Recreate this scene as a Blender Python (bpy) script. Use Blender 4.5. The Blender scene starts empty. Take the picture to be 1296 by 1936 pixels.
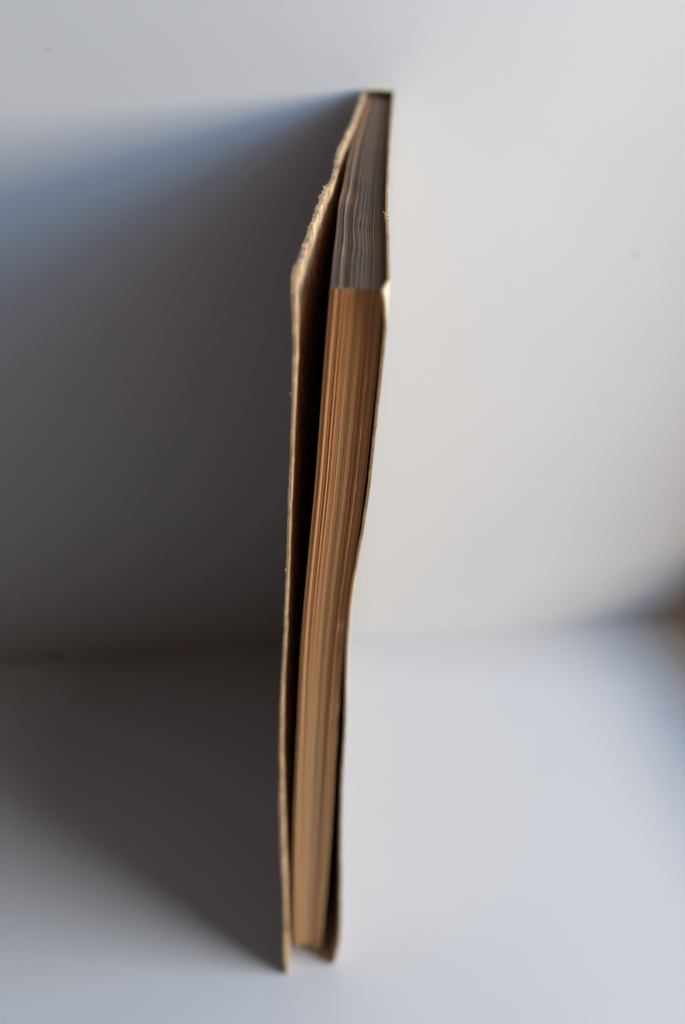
import bpy, bmesh, math, random
import numpy as np
from mathutils import Matrix, Vector, noise

S = 0.01                      # the scene is measured in centimetres, built in metres
random.seed(7)
sc = bpy.context.scene
COL = sc.collection

# ------------------------------------------------------------------ camera
PITCH, ROLL, YAW = math.radians(35.83), math.radians(4.371), math.radians(0.2065)
CAM = Vector((0.4778, -25.4306, 23.7965))
fw = Vector((0, math.cos(PITCH), -math.sin(PITCH)))
up = Vector((0, math.sin(PITCH), math.cos(PITCH)))
ri = Vector((1, 0, 0))
rz = Matrix.Rotation(YAW, 3, 'Z')
fw, up, ri = rz @ fw, rz @ up, rz @ ri
ri2 = math.cos(ROLL) * ri + math.sin(ROLL) * up
up2 = -math.sin(ROLL) * ri + math.cos(ROLL) * up
cd = bpy.data.cameras.new('camera')
cam = bpy.data.objects.new('camera', cd)
COL.objects.link(cam)
M = Matrix((ri2, up2, -fw)).transposed().to_4x4()
M.translation = CAM * S
cam.matrix_world = M
cd.sensor_fit = 'VERTICAL'
cd.sensor_height = 23.6
cd.sensor_width = 15.8
cd.lens = 1960.0 / 1936.0 * 23.6
cd.clip_start = 0.01
cd.clip_end = 50
cd.dof.use_dof = True
cd.dof.focus_distance = (Vector((0.4, -11.08, 13.9)) - CAM).dot(fw) * S
cd.dof.aperture_fstop = 4.6
cd.dof.aperture_blades = 7
sc.camera = cam

# ------------------------------------------------------------------ world, lamps, exposure
w = bpy.data.worlds.new('World')
sc.world = w
w.use_nodes = True
bg = w.node_tree.nodes['Background']
bg.inputs[0].default_value = (1.0, 0.74, 0.61, 1)
bg.inputs[1].default_value = 0.074
sc.view_settings.view_transform = 'Standard'
sc.view_settings.look = 'None'
sc.view_settings.exposure = 0
sc.view_settings.gamma = 1
sc.cycles.use_denoising = True

def window_or_fill_lamp(name, x, y0, y1, z0, z1, power, color):
    """one pane of the window to the right, or the added room fill: an upright area lamp facing -x"""
    l = bpy.data.lights.new(name, 'AREA')
    l.shape = 'RECTANGLE'
    l.size = (y1 - y0) * S
    l.size_y = (z1 - z0) * S
    l.energy = power
    l.color = color
    o = bpy.data.objects.new(name, l)
    COL.objects.link(o)
    o.location = (x * S, (y0 + y1) / 2 * S, (z0 + z1) / 2 * S)
    # lamp shines along local -Z ; want -Z = -x, X = y, Y = z
    o.matrix_world = Matrix(((0, 0, 1, o.location.x), (1, 0, 0, o.location.y), (0, 1, 0, o.location.z), (0, 0, 0, 1)))
    return o
window_or_fill_lamp('window_light_low', 75, -63, -6, 25, 44, 9.2, (1.0, 0.88, 0.71))
window_or_fill_lamp('sky_or_fill_light', 75, -56, 8, 44, 66, 8.2, (0.37, 0.63, 0.98))
window_or_fill_lamp('sky_or_fill_light', 75, -54, 8, 66, 92, 4.4, (0.38, 0.60, 0.97))
window_or_fill_lamp('sky_or_fill_light', 75, -50, 8, 92, 130, 2.6, (0.72, 0.71, 0.84))
window_or_fill_lamp('sky_or_fill_light', 75, -46, 8, 130, 210, 4.4, (0.98, 0.86, 0.83))  # fill lamp added for room and ceiling bounce, lifts the shadow

# ------------------------------------------------------------------ materials
def nodes(name, rough=0.7):
    m = bpy.data.materials.new(name)
    m.use_nodes = True
    nt = m.node_tree
    b = nt.nodes['Principled BSDF']
    b.inputs['Roughness'].default_value = rough
    b.inputs['Specular IOR Level'].default_value = 0.3
    return m, nt, b

def N(nt, t, **kw):
    n = nt.nodes.new(t)
    for k, v in kw.items():
        if hasattr(n, k):
            setattr(n, k, v)
        else:
            n.inputs[k.replace('_', ' ')].default_value = v
    return n

def ramp(nt, fac, stops):
    r = nt.nodes.new('ShaderNodeValToRGB')
    e = r.color_ramp.elements
    while len(e) < len(stops):
        e.new(0.5)
    for i, (p, c) in enumerate(stops):
        e[i].position = p
        e[i].color = (*c, 1)
    nt.links.new(fac, r.inputs[0])
    return r.outputs[0]

def mixc(nt, fac, a, b, blend='MIX'):
    m = nt.nodes.new('ShaderNodeMix')
    m.data_type = 'RGBA'
    m.blend_type = blend
    for sock, v in ((m.inputs[0], fac), (m.inputs[6], a), (m.inputs[7], b)):
        if hasattr(v, 'links'):
            nt.links.new(v, sock)
        else:
            sock.default_value = v if isinstance(v, float) else (*v, 1)
    return m.outputs[2]

def coords(nt, scale=(1, 1, 1)):
    g = nt.nodes.new('ShaderNodeNewGeometry')
    mp = nt.nodes.new('ShaderNodeMapping')
    mp.inputs['Scale'].default_value = scale
    nt.links.new(g.outputs['Position'], mp.inputs[0])
    return mp.outputs[0], g

def bump(nt, b, h, strength, dist):
    n = nt.nodes.new('ShaderNodeBump')
    n.inputs['Strength'].default_value = strength
    n.inputs['Distance'].default_value = dist
    nt.links.new(h, n.inputs['Height'])
    nt.links.new(n.outputs[0], b.inputs['Normal'])

def noise_tex(nt, vec, scale, detail=4, rough=0.6):
    t = N(nt, 'ShaderNodeTexNoise')
    t.inputs['Scale'].default_value = scale
    t.inputs['Detail'].default_value = detail
    t.inputs['Roughness'].default_value = rough
    nt.links.new(vec, t.inputs['Vector'])
    return t.outputs['Fac']

def white_mat(name, color, rough, specks):
    m, nt, b = nodes(name, rough)
    v, g = coords(nt)
    c = ramp(nt, noise_tex(nt, v, 14, 5), [(0.3, tuple(x * 0.965 for x in color)), (0.7, color)])
    for (p, r, dark) in specks:
        d = N(nt, 'ShaderNodeVectorMath', operation='DISTANCE')
        d.inputs[1].default_value = [q * S for q in p]
        nt.links.new(g.outputs['Position'], d.inputs[0])
        mr = N(nt, 'ShaderNodeMapRange')
        mr.inputs[1].default_value = r * 0.4 * S
        mr.inputs[2].default_value = r * S
        mr.inputs[3].default_value = dark
        mr.inputs[4].default_value = 0
        nt.links.new(d.outputs['Value'], mr.inputs[0])
        c = mixc(nt, mr.outputs[0], c, (0.10, 0.09, 0.085))
    nt.links.new(c, b.inputs['Base Color'])
    bump(nt, b, noise_tex(nt, v, 900, 3), 0.08, 0.0004)
    return m

WS = math.radians(12.27)
wx, wy = math.cos(WS), math.sin(WS)
WP = Vector((0.138, 0.1, 0))
def on_wall(x, z):            # point of the wall face at a given x
    return (x, WP.y + (x - WP.x) * wy / wx, z)

M_wall = white_mat('white_wall_paint', (0.55, 0.547, 0.543), 0.65,
                   [(on_wall(7.74, 13.5), 0.11, 0.30), (on_wall(-6.81, 18.3), 0.045, 0.7), (on_wall(-8.39, 0.17), 0.2, 0.6)])
M_floor = white_mat('white_table_paint', (0.51, 0.508, 0.502), 0.55, [])

def page_material():
    m, nt, b = nodes('aged_page_edges', 0.85)
    v, g = coords(nt)
    rnd = g.outputs['Random Per Island']
    paper = ramp(nt, rnd, [(0.0, (0.76, 0.48, 0.25)), (0.2, (0.92, 0.63, 0.34)), (0.6, (0.94, 0.68, 0.39)), (1.0, (0.92, 0.61, 0.32))])
    # leaf colour turns redder brown towards the head of the book
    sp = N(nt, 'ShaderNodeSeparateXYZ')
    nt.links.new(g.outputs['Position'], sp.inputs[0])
    head_tint = N(nt, 'ShaderNodeMapRange')
    head_tint.interpolation_type = 'SMOOTHSTEP'
    head_tint.inputs[1].default_value = 3 * S
    head_tint.inputs[2].default_value = 16 * S
    nt.links.new(sp.outputs[2], head_tint.inputs[0])
    paper = mixc(nt, head_tint.outputs[0], paper, mixc(nt, 1.0, paper, (0.98, 0.78, 0.62), 'MULTIPLY'))
    # brown foxing running along the edge
    v2, _ = coords(nt, (60, 60, 3))
    paper = mixc(nt, 0.16, paper, ramp(nt, noise_tex(nt, v2, 9, 6), [(0.35, (0.75, 0.68, 0.6)), (0.65, (1, 1, 1))]), 'MULTIPLY')
    grain = ramp(nt, noise_tex(nt, v, 3500, 2), [(0.3, (0.86, 0.84, 0.8)), (0.7, (1, 1, 1))])
    paper = mixc(nt, 0.45, paper, grain, 'MULTIPLY')
    # dust lies on what faces upward
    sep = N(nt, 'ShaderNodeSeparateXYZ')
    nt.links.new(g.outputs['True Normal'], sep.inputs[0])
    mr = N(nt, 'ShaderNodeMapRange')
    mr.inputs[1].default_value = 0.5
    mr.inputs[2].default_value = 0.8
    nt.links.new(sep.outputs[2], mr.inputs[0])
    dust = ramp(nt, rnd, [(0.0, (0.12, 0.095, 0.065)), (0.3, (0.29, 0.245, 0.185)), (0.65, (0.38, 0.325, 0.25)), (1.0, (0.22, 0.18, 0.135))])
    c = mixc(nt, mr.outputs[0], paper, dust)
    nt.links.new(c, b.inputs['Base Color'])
    bump(nt, b, noise_tex(nt, v, 2500, 3), 0.3, 0.0002)
    return m

def card_material(name, dark, light, rough=0.85, scale=260):
    m, nt, b = nodes(name, rough)
    v, g = coords(nt)
    c = ramp(nt, noise_tex(nt, v, scale, 6, 0.7), [(0.32, dark), (0.66, light)])
    c2 = ramp(nt, noise_tex(nt, v, 2600, 3), [(0.3, (0.72, 0.70, 0.68)), (0.7, (1, 1, 1))])
    c = mixc(nt, 0.7, c, c2, 'MULTIPLY')
    nt.links.new(c, b.inputs['Base Color'])
    bump(nt, b, noise_tex(nt, v, 1500, 5), 0.5, 0.0004)
    return m

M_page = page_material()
M_board = card_material('tan_card_board', (0.24, 0.125, 0.055), (0.74, 0.52, 0.28))
M_board_dark = card_material('brown_card_board', (0.34, 0.19, 0.08), (0.52, 0.33, 0.15))
M_skin = card_material('faded_purple_brown_cover_skin', (0.12, 0.05, 0.035), (0.50, 0.33, 0.26), 0.6, 500)
M_cream = card_material('cream_cover_paper', (0.52, 0.38, 0.23), (0.68, 0.54, 0.36), 0.6)
M_spine = card_material('yellowed_spine_paper', (0.60, 0.44, 0.15), (0.80, 0.64, 0.28), 0.7)
M_spine_shade = card_material('painted_spine_gap_shade', (0.05, 0.03, 0.018), (0.12, 0.075, 0.04), 0.7)
M_fibre = card_material('torn_card_fibre', (0.62, 0.46, 0.28), (0.82, 0.68, 0.46))
def wood_material():
    m, nt, b = nodes('brown_wood', 0.5)
    v, g = coords(nt, (14, 90, 90))
    c = ramp(nt, noise_tex(nt, v, 3, 6), [(0.3, (0.34, 0.14, 0.04)), (0.55, (0.52, 0.24, 0.07)), (0.75, (0.60, 0.31, 0.11))])
    nt.links.new(c, b.inputs['Base Color'])
    return m
M_wood = wood_material()

# ------------------------------------------------------------------ mesh helpers
def link(name, verts, faces, mat, parent=None, smooth=False):
    me = bpy.data.meshes.new(name)
    me.from_pydata([(a * S, b_ * S, c * S) for a, b_, c in verts], [], faces)
    me.materials.append(mat)
    if smooth:
        me.polygons.foreach_set('use_smooth', [True] * len(me.polygons))
    me.update()
    o = bpy.data.objects.new(name, me)
    COL.objects.link(o)
    if parent:
        o.parent = parent
    return o

def lerp(tab):
    xs = [t[0] for t in tab]
    order = np.argsort(xs)
    X = np.array(xs)[order]
    Y = [np.array([t[k] for t in tab])[order] for k in range(1, len(tab[0]))]
    # smooth (cubic Hermite) interpolation
    D = [np.gradient(y, X) for y in Y]
    def f(x, k=0):
        x = min(max(x, X[0]), X[-1])
        i = min(max(int(np.searchsorted(X, x)) - 1, 0), len(X) - 2)
        h = X[i + 1] - X[i]
        t = (x - X[i]) / h
        y, d = Y[k], D[k]
        return float((2*t**3 - 3*t**2 + 1) * y[i] + (t**3 - 2*t**2 + t) * h * d[i] + (-2*t**3 + 3*t**2) * y[i+1] + (t**3 - t**2) * h * d[i+1])
    return f

def nz(*a):
    return noise.noise(Vector(a))

# ------------------------------------------------------------------ the surface and the wall
def slab(name, p0, ux, uy, n, t, mat):
    """a thick sheet: corner p0, edge vectors ux and uy, extruded by -n*t"""
    p0, ux, uy, n = map(Vector, (p0, ux, uy, n))
    v = [p0, p0 + ux, p0 + ux + uy, p0 + uy]
    v += [q - n * t for q in v]
    f = [(0, 1, 2, 3), (7, 6, 5, 4), (0, 4, 5, 1), (1, 5, 6, 2), (2, 6, 7, 3), (3, 7, 4, 0)]
    o = link(name, [tuple(q) for q in v], f, mat)
    o['kind'] = 'structure'
    return o
d = Vector((wx, wy, 0)); nrm = Vector((wy, -wx, 0))
a0 = WP - d * 34 + nrm * 40
slab('floor', a0, d * 90, -nrm * 40.2, (0, 0, 1), 2, M_floor)
slab('wall', WP - d * 34 + Vector((0, 0, -0.3)), d * 90, (0, 0, 48), nrm, 2, M_wall)

# ------------------------------------------------------------------ the book: shape tables measured in cm
# y: 0 at the spine, negative towards the viewer; z up
H = 17.5
blk_top = lerp([(0.0, 0.20, 0.77), (-0.5, 0.175, 0.762), (-2.2, 0.081, 0.757), (-4.5, -0.015, 0.742), (-6.5, -0.046, 0.738),
                (-7.4, -0.072, 0.736), (-8.1, -0.058, 0.745), (-9.8, -0.035, 0.79), (-11.1, -0.005, 0.80)])
blk_fore = lerp([(17.5, -0.005, 0.80), (16.1, -0.037, 0.795), (15.3, -0.05, 0.785), (14.1, -0.068, 0.772), (13.0, -0.10, 0.735), (12.0, -0.13, 0.695), (10.5, -0.160, 0.655),
                 (7.6, -0.142, 0.662), (5.1, -0.115, 0.700), (2.2, -0.04, 0.715), (0.2, 0.035, 0.705)])
def block_x(y, z, k):
    s = (min(abs(y), 11.1) / 11.1) ** 1.5
    return blk_top(y, k) + s * (blk_fore(z, k) - (-0.005, 0.80)[k])

BOOK = bpy.data.objects.new('old_book', None)
COL.objects.link(BOOK)
BOOK['label'] = 'worn old paperback standing upright on its bottom edge, browned pages facing the viewer'
BOOK['category'] = 'book'

# --- leaves: every one a thin bent sheet, joined into one part (each is under a pixel thick)
def make_pages():
    V, F = [], []
    n = 120
    wd = [random.uniform(0.6, 1.5) for _ in range(n)]
    tot = sum(wd)
    ys = [-0.20, -0.7, -1.3, -2, -3, -4, -5, -5.6] + [-5.9 - 0.22 * i for i in range(23)] + [-11.0]
    zs = [17.5, 17.2, 16.6, 15.9, 15.4, 14.8, 14.2, 13.6, 13.0, 12.4, 11.8, 11.2, 10.5, 9.8, 9.0, 8.0, 6.8, 5.4, 3.8, 2.2, 1.2, 0.2]
    acc = 0
    group = 0
    for i in range(n):
        u0, u1 = acc / tot, (acc + wd[i] * 0.84) / tot
        acc += wd[i]
        if i % 9 == 0:
            group = random.uniform(-1, 1)
        deep = 0.0
        if random.random() < 0.13 or i % 9 == 0:
            deep = random.uniform(0.03, 0.09)
        dy = random.gauss(0, 0.011) + 0.012 * group + deep * 0.75 + 0.045 * math.sin(math.pi * (u0))
        dz = random.gauss(0, 0.011) + 0.014 * group - deep
        db = random.gauss(0, 0.008)
        amp = random.uniform(0.4, 1.0)
        ph = random.uniform(0, 6)
        base = len(V)
        ny, nzz = len(ys), len(zs)
        for side, u in ((0, u0), (1, u1)):
            for a, y in enumerate(ys):
                yy = y if a < ny - 1 else -11.08 + dy + 0.016 * nz(z * 0.9, i * 3.7, 5)
                for b_, z in enumerate(zs):
                    z2 = z
                    if b_ == 0:
                        z2 = z + dz - 0.02 * (1 + max(yy, -11.1) / 11.1) ** 1.5
                    if b_ == nzz - 1:
                        z2 = z + db + 0.13 * math.sin(math.pi * min(1, u0 * 1.1)) - 0.07
                    xl, xr = block_x(yy, z2, 0), block_x(yy, z2, 1)
                    x = xl + (xr - xl) * u
                    # leaves ripple along the head of the book, most in the outer two thirds
                    top = max(0.0, (z2 - 14.5) / 3.0)
                    rip = math.exp(-((y + 8.2) / 1.9) ** 2) * top * math.sin(math.pi * min(1, u * 1.05 + 0.03))
                    x += rip * (0.020 * math.sin(2.6 * y + 3.0 * u) + 0.007 * amp * math.sin(4.6 * y + ph * 0.35))
                    V.append((x, yy, z2))
        def q(s, a, b_):
            return base + s * ny * nzz + a * nzz + b_
        for a in range(ny - 1):
            for b_ in range(nzz - 1):
                F.append((q(0, a, b_), q(0, a + 1, b_), q(0, a + 1, b_ + 1), q(0, a, b_ + 1)))
                F.append((q(1, a, b_ + 1), q(1, a + 1, b_ + 1), q(1, a + 1, b_), q(1, a, b_)))
            F.append((q(0, a, 0), q(1, a, 0), q(1, a + 1, 0), q(0, a + 1, 0)))
            e = nzz - 1
            F.append((q(0, a + 1, e), q(1, a + 1, e), q(1, a, e), q(0, a, e)))
        for b_ in range(nzz - 1):
            e = ny - 1
            F.append((q(0, e, b_), q(1, e, b_), q(1, e, b_ + 1), q(0, e, b_ + 1)))
            F.append((q(0, 0, b_ + 1), q(1, 0, b_ + 1), q(1, 0, b_), q(0, 0, b_)))
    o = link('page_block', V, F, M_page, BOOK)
    o['kind'] = 'stuff'
    return o
make_pages()

# --- covers: a bent sheet given by its outer face x(y,z), a thickness, and ragged edges
def sheet(name, outer, thick, edge_y, top_z, bot_z, mat, parent, sign, ny=90, nzn=150, y_in=-0.02):
    """outer(y,z) -> x of the outer face; inner face = outer + sign*thick"""
    V, F = [], []
    for side in (0, 1):
        for a in range(ny + 1):
            t = a / ny
            t = 1 - (1 - t) ** 1.6
            for b_ in range(nzn + 1):
                s = b_ / nzn
                s = 0.5 - 0.5 * math.cos(math.pi * s) * (0.75 + 0.25 * abs(math.cos(math.pi * s)))
                z0 = bot_z(-11.3 * t) + (top_z(-11.3 * t) - bot_z(-11.3 * t)) * s
                y = y_in + (edge_y(z0) - y_in) * t
                z = bot_z(y) + (top_z(y) - bot_z(y)) * s
                x = outer(y, z)
                if side:
                    x += sign * thick(y, z)
                V.append((x, y, z))
    k = (ny + 1) * (nzn + 1)
    def q(sd, a, b_):
        return sd * k + a * (nzn + 1) + b_
    for a in range(ny):
        for b_ in range(nzn):
            f1 = (q(0, a, b_), q(0, a + 1, b_), q(0, a + 1, b_ + 1), q(0, a, b_ + 1))
            f2 = tuple(reversed((q(1, a, b_), q(1, a + 1, b_), q(1, a + 1, b_ + 1), q(1, a, b_ + 1))))
            F += [f1, f2] if sign < 0 else [f1[::-1], f2[::-1]]
    rim = []
    for a in range(ny):
        rim += [(q(0, a, nzn), q(0, a + 1, nzn), q(1, a + 1, nzn), q(1, a, nzn)), (q(1, a, 0), q(1, a + 1, 0), q(0, a + 1, 0), q(0, a, 0))]
    for b_ in range(nzn):
        rim += [(q(0, ny, b_ + 1), q(0, ny, b_), q(1, ny, b_), q(1, ny, b_ + 1)), (q(0, 0, b_), q(0, 0, b_ + 1), q(1, 0, b_ + 1), q(1, 0, b_))]
    F += rim if sign < 0 else [r[::-1] for r in rim]
    return link(name, V, F, mat, parent)

front_top = lerp([(0.09, 0.165), (-0.73, 0.115), (-3.2, -0.063), (-4.9, -0.205), (-6.2, -0.278), (-7.6, -0.358), (-8.9, -0.440), (-10.2, -0.505), (-11.1, -0.542), (-11.7, -0.56)])
front_fore = lerp([(17.75, -0.54), (17, -0.511), (15.25, -0.487), (13.7, -0.484), (11.35, -0.474), (9.33, -0.482), (7.8, -0.468), (6.2, -0.400), (4.4, -0.305), (2.5, -0.195), (0.8, -0.12), (0, -0.055)])
def th_front(y, z):
    h = max(0, min(1, (z - 15.6) / 1.8))
    return 0.040 + 0.022 * h + (0.008 + 0.006 * h) * nz(y * 1.3, z * 0.9, 3.1) + 0.010 * nz(y * 5, z * 5, 3.1)
def front_outer(y, z):
    s = (min(abs(min(y, 0)), 11.3) / 11.3) ** 2.5
    x = front_top(y) + s * (front_fore(z) + 0.54)
    x += 0.010 * nz(y * 0.9, z * 0.8, 8.0) * min(1, abs(y) / 3)
    t = max(0, (z - 17.2) / 0.5)
    if t and -10.9 < y < -5.5:        # layers of the board torn away along the head, worst from 6 to 7.4 cm out
        g = max(0, min(1, (-y - 5.7) / 0.4)) * max(0, min(1, (y + 7.25) / 0.12))
        x += t * (0.055 * g + 0.030 * nz(y * 4.5, 71, 0) + 0.034 * nz(y * 13, 72, 0) + 0.02 * nz(y * 31, 73, 0))
    c = max(0, (z - 16.7) / 1.0) * max(0, min(1, (-y - 10.6) / 0.5))
    x -= 0.05 * c                      # the corner curls outwards
    lim = block_x(max(y, -11.0), min(max(z, 0.2), 17.5), 0) - 0.014 - th_front(y, z)
    return min(x, lim) if y > -11.3 else x if z > 3 else min(x, lim + 0.02)
edge_tab = lerp([(17.75, -11.22), (16.8, -11.30), (14, -11.30), (9, -11.34), (6, -11.40), (3, -11.54), (0, -11.74)])
def front_edge(z):
    e = edge_tab(z) + 0.022 * nz(z * 2.2, 1.0, 0) + 0.014 * nz(z * 7, 4.0, 0) + 0.010 * nz(z * 21, 4.0, 0)
    e += 0.05 * max(0, nz(z * 1.7, 81.0, 0) - 0.25) * 2
    e += 0.28 * max(0, (z - 17.35) / 0.4) ** 2               # worn round top corner
    e += 0.05 * max(0, (0.2 - z) / 0.2) ** 2
    return e
def front_topz(y):
    t = 17.72 - 0.08 * max(0, (y + 6) / 6) + 0.016 * nz(y * 1.6, 9.0, 0) + 0.012 * nz(y * 6.0, 2.0, 0)
    if -10.2 < y < -5.6:
        t += 0.045 * nz(y * 9.0, 5.0, 0) + 0.03 * nz(y * 23.0, 5.0, 0)
    return t
COVER = sheet('front_cover', front_outer, th_front, front_edge, front_topz, lambda y: 0.004 + 0.06 * (1 - min(1, abs(y) / 11.4)) ** 2 * 0.3, M_board, BOOK, +1, 300, 220)
COVER['label'] = 'front cover standing slightly open, its card edge frayed and torn'
def skin_outer(y, z):
    return front_outer(y, z) - 0.016 - 0.014 * max(0, min(1, (z - 3.3) / 0.25, (6.4 - z) / 0.25))
skin_tab = lerp([(17.75, 0.06), (17.2, 0.02), (16.9, 0.06), (15, 0.03), (13.9, 0.0), (13.2, 0.04), (12, 0.02), (9, 0.03), (7, 0.03), (6.6, 0.00), (6.3, -0.05), (5.2, -0.05), (4.3, -0.055), (3.6, -0.05), (3.35, -0.01), (2, 0.0), (0, 0.01)])
def skin_edge(z):
    return front_edge(z) + skin_tab(z) + 0.02 * nz(z * 5.0, 7.0, 0) + 0.012 * nz(z * 17.0, 7.0, 0)
def skin_top(y):
    t = front_topz(y) - 0.03 + 0.035 * nz(y * 3.2, 12.0, 0)
    if -10.2 < y < -5.6:
        t -= 0.07 + 0.05 * nz(y * 5.0, 1.0, 0)
    return t
sk = sheet('cover_skin', skin_outer, lambda y, z: 0.0155 + 0.030 * max(0, min(1, (z - 3.3) / 0.25, (6.4 - z) / 0.25)) * (0.8 + 0.5 * nz(z * 4, 99, 0)), skin_edge, skin_top, lambda y: 0.012, M_skin, COVER, +1, 200, 220)
sk['label'] = 'purplish brown printed skin peeling along the outer face'

# fibres and flakes standing out of the torn edges
def fibres(name, seeds, mat, parent, label):
    V, F = [], []
    for (p, dirv, ln, wd) in seeds:
        p = Vector(p); dirv = Vector(dirv).normalized()
        side = dirv.cross(Vector((random.uniform(-1, 1), random.uniform(-1, 1), random.uniform(-1, 1)))).normalized()
        nrm_ = dirv.cross(side)
        base = len(V)
        bend = Vector((random.uniform(-1, 1), random.uniform(-1, 1), random.uniform(-1, 1))) * ln * 0.5
        for k in range(4):
            t = k / 3
            c = p + dirv * ln * t + bend * t * t
            ww = wd * (1 - 0.75 * t) * random.uniform(0.7, 1.2)
            for j in range(3):
                an = j * 2.094
                V.append(tuple(c + side * math.cos(an) * ww + nrm_ * math.sin(an) * ww * 0.5))
        for k in range(3):
            for j in range(3):
                F.append((base + k * 3 + j, base + k * 3 + (j + 1) % 3, base + k * 3 + 3 + (j + 1) % 3, base + k * 3 + 3 + j))
        F.append((base + 9, base + 10, base + 11))
        F.append((base + 2, base + 1, base))
    o = link(name, V, F, mat, parent)
    o['kind'] = 'stuff'
    if label:
        o['label'] = label
    return o
sd = []
for i in range(1300):
    y = -random.triangular(1.5, 11.1, 7.6)
    clump = 0.5 + 0.5 * nz(y * 3.5, 31.0, 0)
    if random.random() > clump + 0.25:
        continue
    z = front_topz(y) - random.uniform(0.0, 0.05)
    x = front_outer(y, z) + random.uniform(-0.004, 0.05)
    sd.append(((x, y, z), (random.uniform(-1.2, 0.3), random.uniform(-0.6, 0.6), random.uniform(0.1, 1.0)), random.uniform(0.015, 0.042) * (0.4 + 1.2 * clump), random.uniform(0.005, 0.013)))
for i in range(420):
    z = random.uniform(0.4, 17.6)
    y = front_edge(z) + 0.01
    x = front_outer(y, z) + random.uniform(-0.004, 0.03)
    sd.append(((x, y, z), (random.uniform(-1, 0.3), random.uniform(-0.8, 0.1), random.uniform(-0.6, 0.6)), random.uniform(0.01, 0.035), random.uniform(0.004, 0.011)))
fibres('torn_fibres', sd, M_fibre, COVER, 'pale torn card fibres along the top and front edge')

back_top = lerp([(0.09, 0.85), (-0.5, 0.843), (-2.4, 0.815), (-4.7, 0.795), (-6.6, 0.788), (-8.7, 0.797), (-10.5, 0.852), (-11.4, 0.876)])
back_fore = lerp([(17.75, 0.872), (17.1, 0.885), (16.1, 0.876), (15.4, 0.868), (14, 0.860), (12.9, 0.80), (11.85, 0.724), (11.1, 0.708), (9.5, 0.758), (8.1, 0.835), (7.2, 0.85), (4.6, 0.965), (2.6, 1.085), (0.7, 1.14), (0, 1.05)])
def th_back(y, z):
    return 0.046 + 0.008 * nz(y * 1.1, z, 6)
def back_outer(y, z):
    s = (min(abs(min(y, 0)), 11.3) / 11.3) ** 2.0
    x = back_top(y) + s * (back_fore(z) - 0.872)
    x += 0.008 * nz(y * 0.9, z * 0.8, 18.0) * min(1, abs(y) / 3) + 0.012 * nz(z * 2.4, 19.0, 0) * max(0, (abs(y) - 9.5) / 1.8)
    lim = block_x(max(y, -11.05), min(max(z, 0.2), 17.5), 1) + 0.008 + th_back(y, z)
    x = max(x, lim) if y > -11.12 else x
    # the top outer corner is bruised and folded inwards
    c = max(0, (z - 16.95) / 0.8) * max(0, (-y - 11.06) / 0.18)
    return x - 0.10 * min(1.0, c) ** 1.2
back_tab = lerp([(17.75, -11.28), (16.5, -11.22), (14, -11.17), (10, -11.15), (6, -11.14), (2, -11.17), (0, -11.20)])
def back_edge(z):
    e = back_tab(z) + 0.018 * nz(z * 2.0, 41.0, 0) + 0.012 * nz(z * 8, 43.0, 0) + 0.008 * nz(z * 24, 43.0, 0)
    e += 0.05 * max(0, nz(z * 1.9, 91.0, 0) - 0.25) * 2
    e += 0.10 * max(0, (0.3 - z) / 0.3) ** 2.0 - 0.22 * max(0, (1.4 - z) / 1.4)
    return e
def back_topz(y):
    return 17.70 - 0.06 * max(0, (y + 6) / 6) + 0.014 * nz(y * 1.4, 51.0, 0) + 0.010 * nz(y * 7, 53.0, 0) - 0.12 * max(0, (-y - 11.0) / 0.3) ** 2
BACK = sheet('back_cover', lambda y, z: back_outer(y, z) - 0.013, lambda y, z: th_back(y, z) - 0.013, back_edge, back_topz,
             lambda y: 0.004, M_board_dark, BOOK, -1, 110, 220)
BACK['label'] = 'back cover on the lit side, warped away from the pages towards the bottom'
cp = sheet('cover_paper', back_outer, lambda y, z: 0.0125, lambda z: back_edge(z) + 0.004 + 0.012 * nz(z * 6, 61, 0), lambda y: back_topz(y) - 0.003 + 0.014 * nz(y * 5, 63, 0),
           lambda y: 0.008, M_cream, BACK, -1, 110, 220)
cp['label'] = 'cream outer paper of the back cover with a bruised top corner'
sd = []
for i in range(120):
    z = random.uniform(0.9, 17.4)
    y = back_edge(z) + 0.008
    sd.append(((back_outer(y, z) - random.uniform(0, 0.02), y, z), (random.uniform(-0.3, 0.8), random.uniform(-0.8, 0.1), random.uniform(-0.5, 0.5)), random.uniform(0.008, 0.024), random.uniform(0.003, 0.006)))
for i in range(26):
    y = -8.55 + random.gauss(0, 0.07)
    z = back_topz(y) - 0.01
    sd.append(((back_outer(y, z) - random.uniform(0, 0.03), y, z), (random.uniform(-1.4, 0.1), random.uniform(-0.6, 0.6), random.uniform(0.1, 0.8)), random.uniform(0.03, 0.085), random.uniform(0.004, 0.011)))
for i in range(50):
    y = random.uniform(-11, -1)
    z = back_topz(y) - 0.01
    sd.append(((back_outer(y, z) - random.uniform(0, 0.03), y, z), (random.uniform(-0.6, 0.4), random.uniform(-0.6, 0.6), random.uniform(0.2, 0.8)), random.uniform(0.008, 0.03), random.uniform(0.003, 0.006)))
fibres('torn_fibres', sd, M_fibre, BACK, None)

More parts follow.
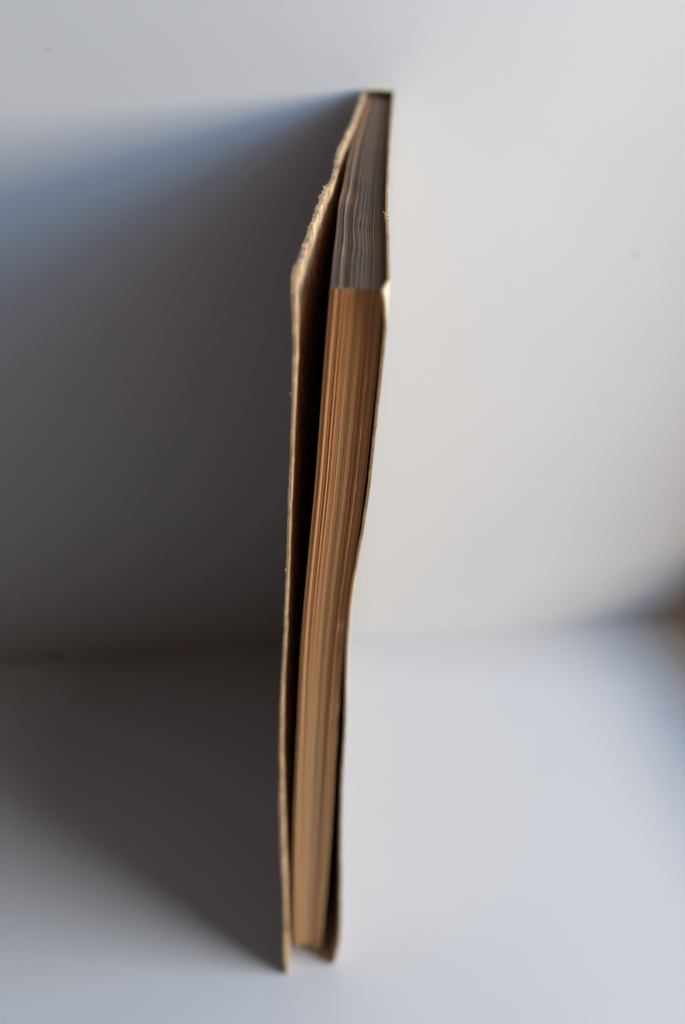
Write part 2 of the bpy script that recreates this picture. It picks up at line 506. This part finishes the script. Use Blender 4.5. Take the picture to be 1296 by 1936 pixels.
# --- spine: a slightly rounded strip closing the back of the book
def make_spine():
    V, F = [], []
    nx, nn = 14, 60
    for side in (0, 1):
        for a in range(nx + 1):
            t = a / nx
            x = 0.165 + (0.85 - 0.165) * t
            bulge = 0.05 * math.sin(math.pi * t) + 0.05 * t
            for b_ in range(nn + 1):
                z = 0.006 + 17.64 * b_ / nn
                if b_ == nn:
                    z += 0.02 * nz(x * 6, 3, 0) + 0.012 * nz(x * 22, 3, 0)
                y = -0.03 + bulge + 0.006 * nz(x * 3, z, 0)
                if side:
                    y -= 0.10
                V.append((x, y, z))
    k = (nx + 1) * (nn + 1)
    q = lambda s, a, b_: s * k + a * (nn + 1) + b_
    for a in range(nx):
        for b_ in range(nn):
            F.append((q(0, a, b_), q(0, a, b_ + 1), q(0, a + 1, b_ + 1), q(0, a + 1, b_)))
            F.append((q(1, a + 1, b_), q(1, a + 1, b_ + 1), q(1, a, b_ + 1), q(1, a, b_)))
        F.append((q(0, a, nn), q(1, a, nn), q(1, a + 1, nn), q(0, a + 1, nn)))
        F.append((q(0, a + 1, 0), q(1, a + 1, 0), q(1, a, 0), q(0, a, 0)))
    for b_ in range(nn):
        F.append((q(0, 0, b_), q(1, 0, b_), q(1, 0, b_ + 1), q(0, 0, b_ + 1)))
        F.append((q(0, nx, b_ + 1), q(1, nx, b_ + 1), q(1, nx, b_), q(0, nx, b_)))
    o = link('spine', V, F, M_spine, BOOK)
    o.data.materials.append(M_spine_shade)          # inner face coloured dark brown to paint in the shade of the gap
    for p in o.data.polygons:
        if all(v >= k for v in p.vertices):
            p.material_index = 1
    return o
make_spine()

# ------------------------------------------------------------------ brown wood just entering the frame at the right, plus unseen light blockers
def wood_and_blockers():
    p = Vector(on_wall(13.12, 0)) + nrm * 0.02 + Vector((0, 0, 0.003))
    root = bpy.data.objects.new('wood_and_shade_boards', None)
    COL.objects.link(root)
    root.location = p * S
    root['label'] = 'brown wooden block just entering at the right edge, with added unseen boards that shade wall and floor'
    root['category'] = 'wooden casing'
    def board(name, u0, u1, v0, v1, z0, z1, r):
        bm = bmesh.new()
        vs = []
        for z in (z0, z1):
            for (u, v) in ((u0, v0), (u1, v0), (u1, v1), (u0, v1)):
                q = d * u + nrm * v
                vs.append(bm.verts.new((q.x * S, q.y * S, z * S)))
        for f in ((3, 2, 1, 0), (4, 5, 6, 7), (0, 1, 5, 4), (1, 2, 6, 5), (2, 3, 7, 6), (3, 0, 4, 7)):
            bm.faces.new([vs[k] for k in f])
        bmesh.ops.recalc_face_normals(bm, faces=bm.faces)
        bmesh.ops.bevel(bm, geom=list(bm.edges), offset=r * S, segments=3, affect='EDGES', profile=0.5)
        me = bpy.data.meshes.new(name)
        bm.to_mesh(me)
        bm.free()
        me.materials.append(M_wood)
        o = bpy.data.objects.new(name, me)
        COL.objects.link(o)
        o.parent = root
    board('plinth_block', 0.0, 7, 0.0, 1.2, 0.0, 1.5, 0.10)
    board('wedge_shade_block', 3.0, 7, 0.0, 6.0, 1.503, 5.2, 0.12)  # unseen, shaped to cast the soft wedge of shade along the wall foot
    board('wall_shade_board', 3.1, 7, 0.0, 3.6, 5.203, 26, 0.08)  # unseen, added to dim the right side of the wall
    board('floor_shade_rail', 0.7, 1.7, 1.203, 28, 0.0, 2.9, 0.12)  # unseen, added to keep low light off the floor at the right
wood_and_blockers()
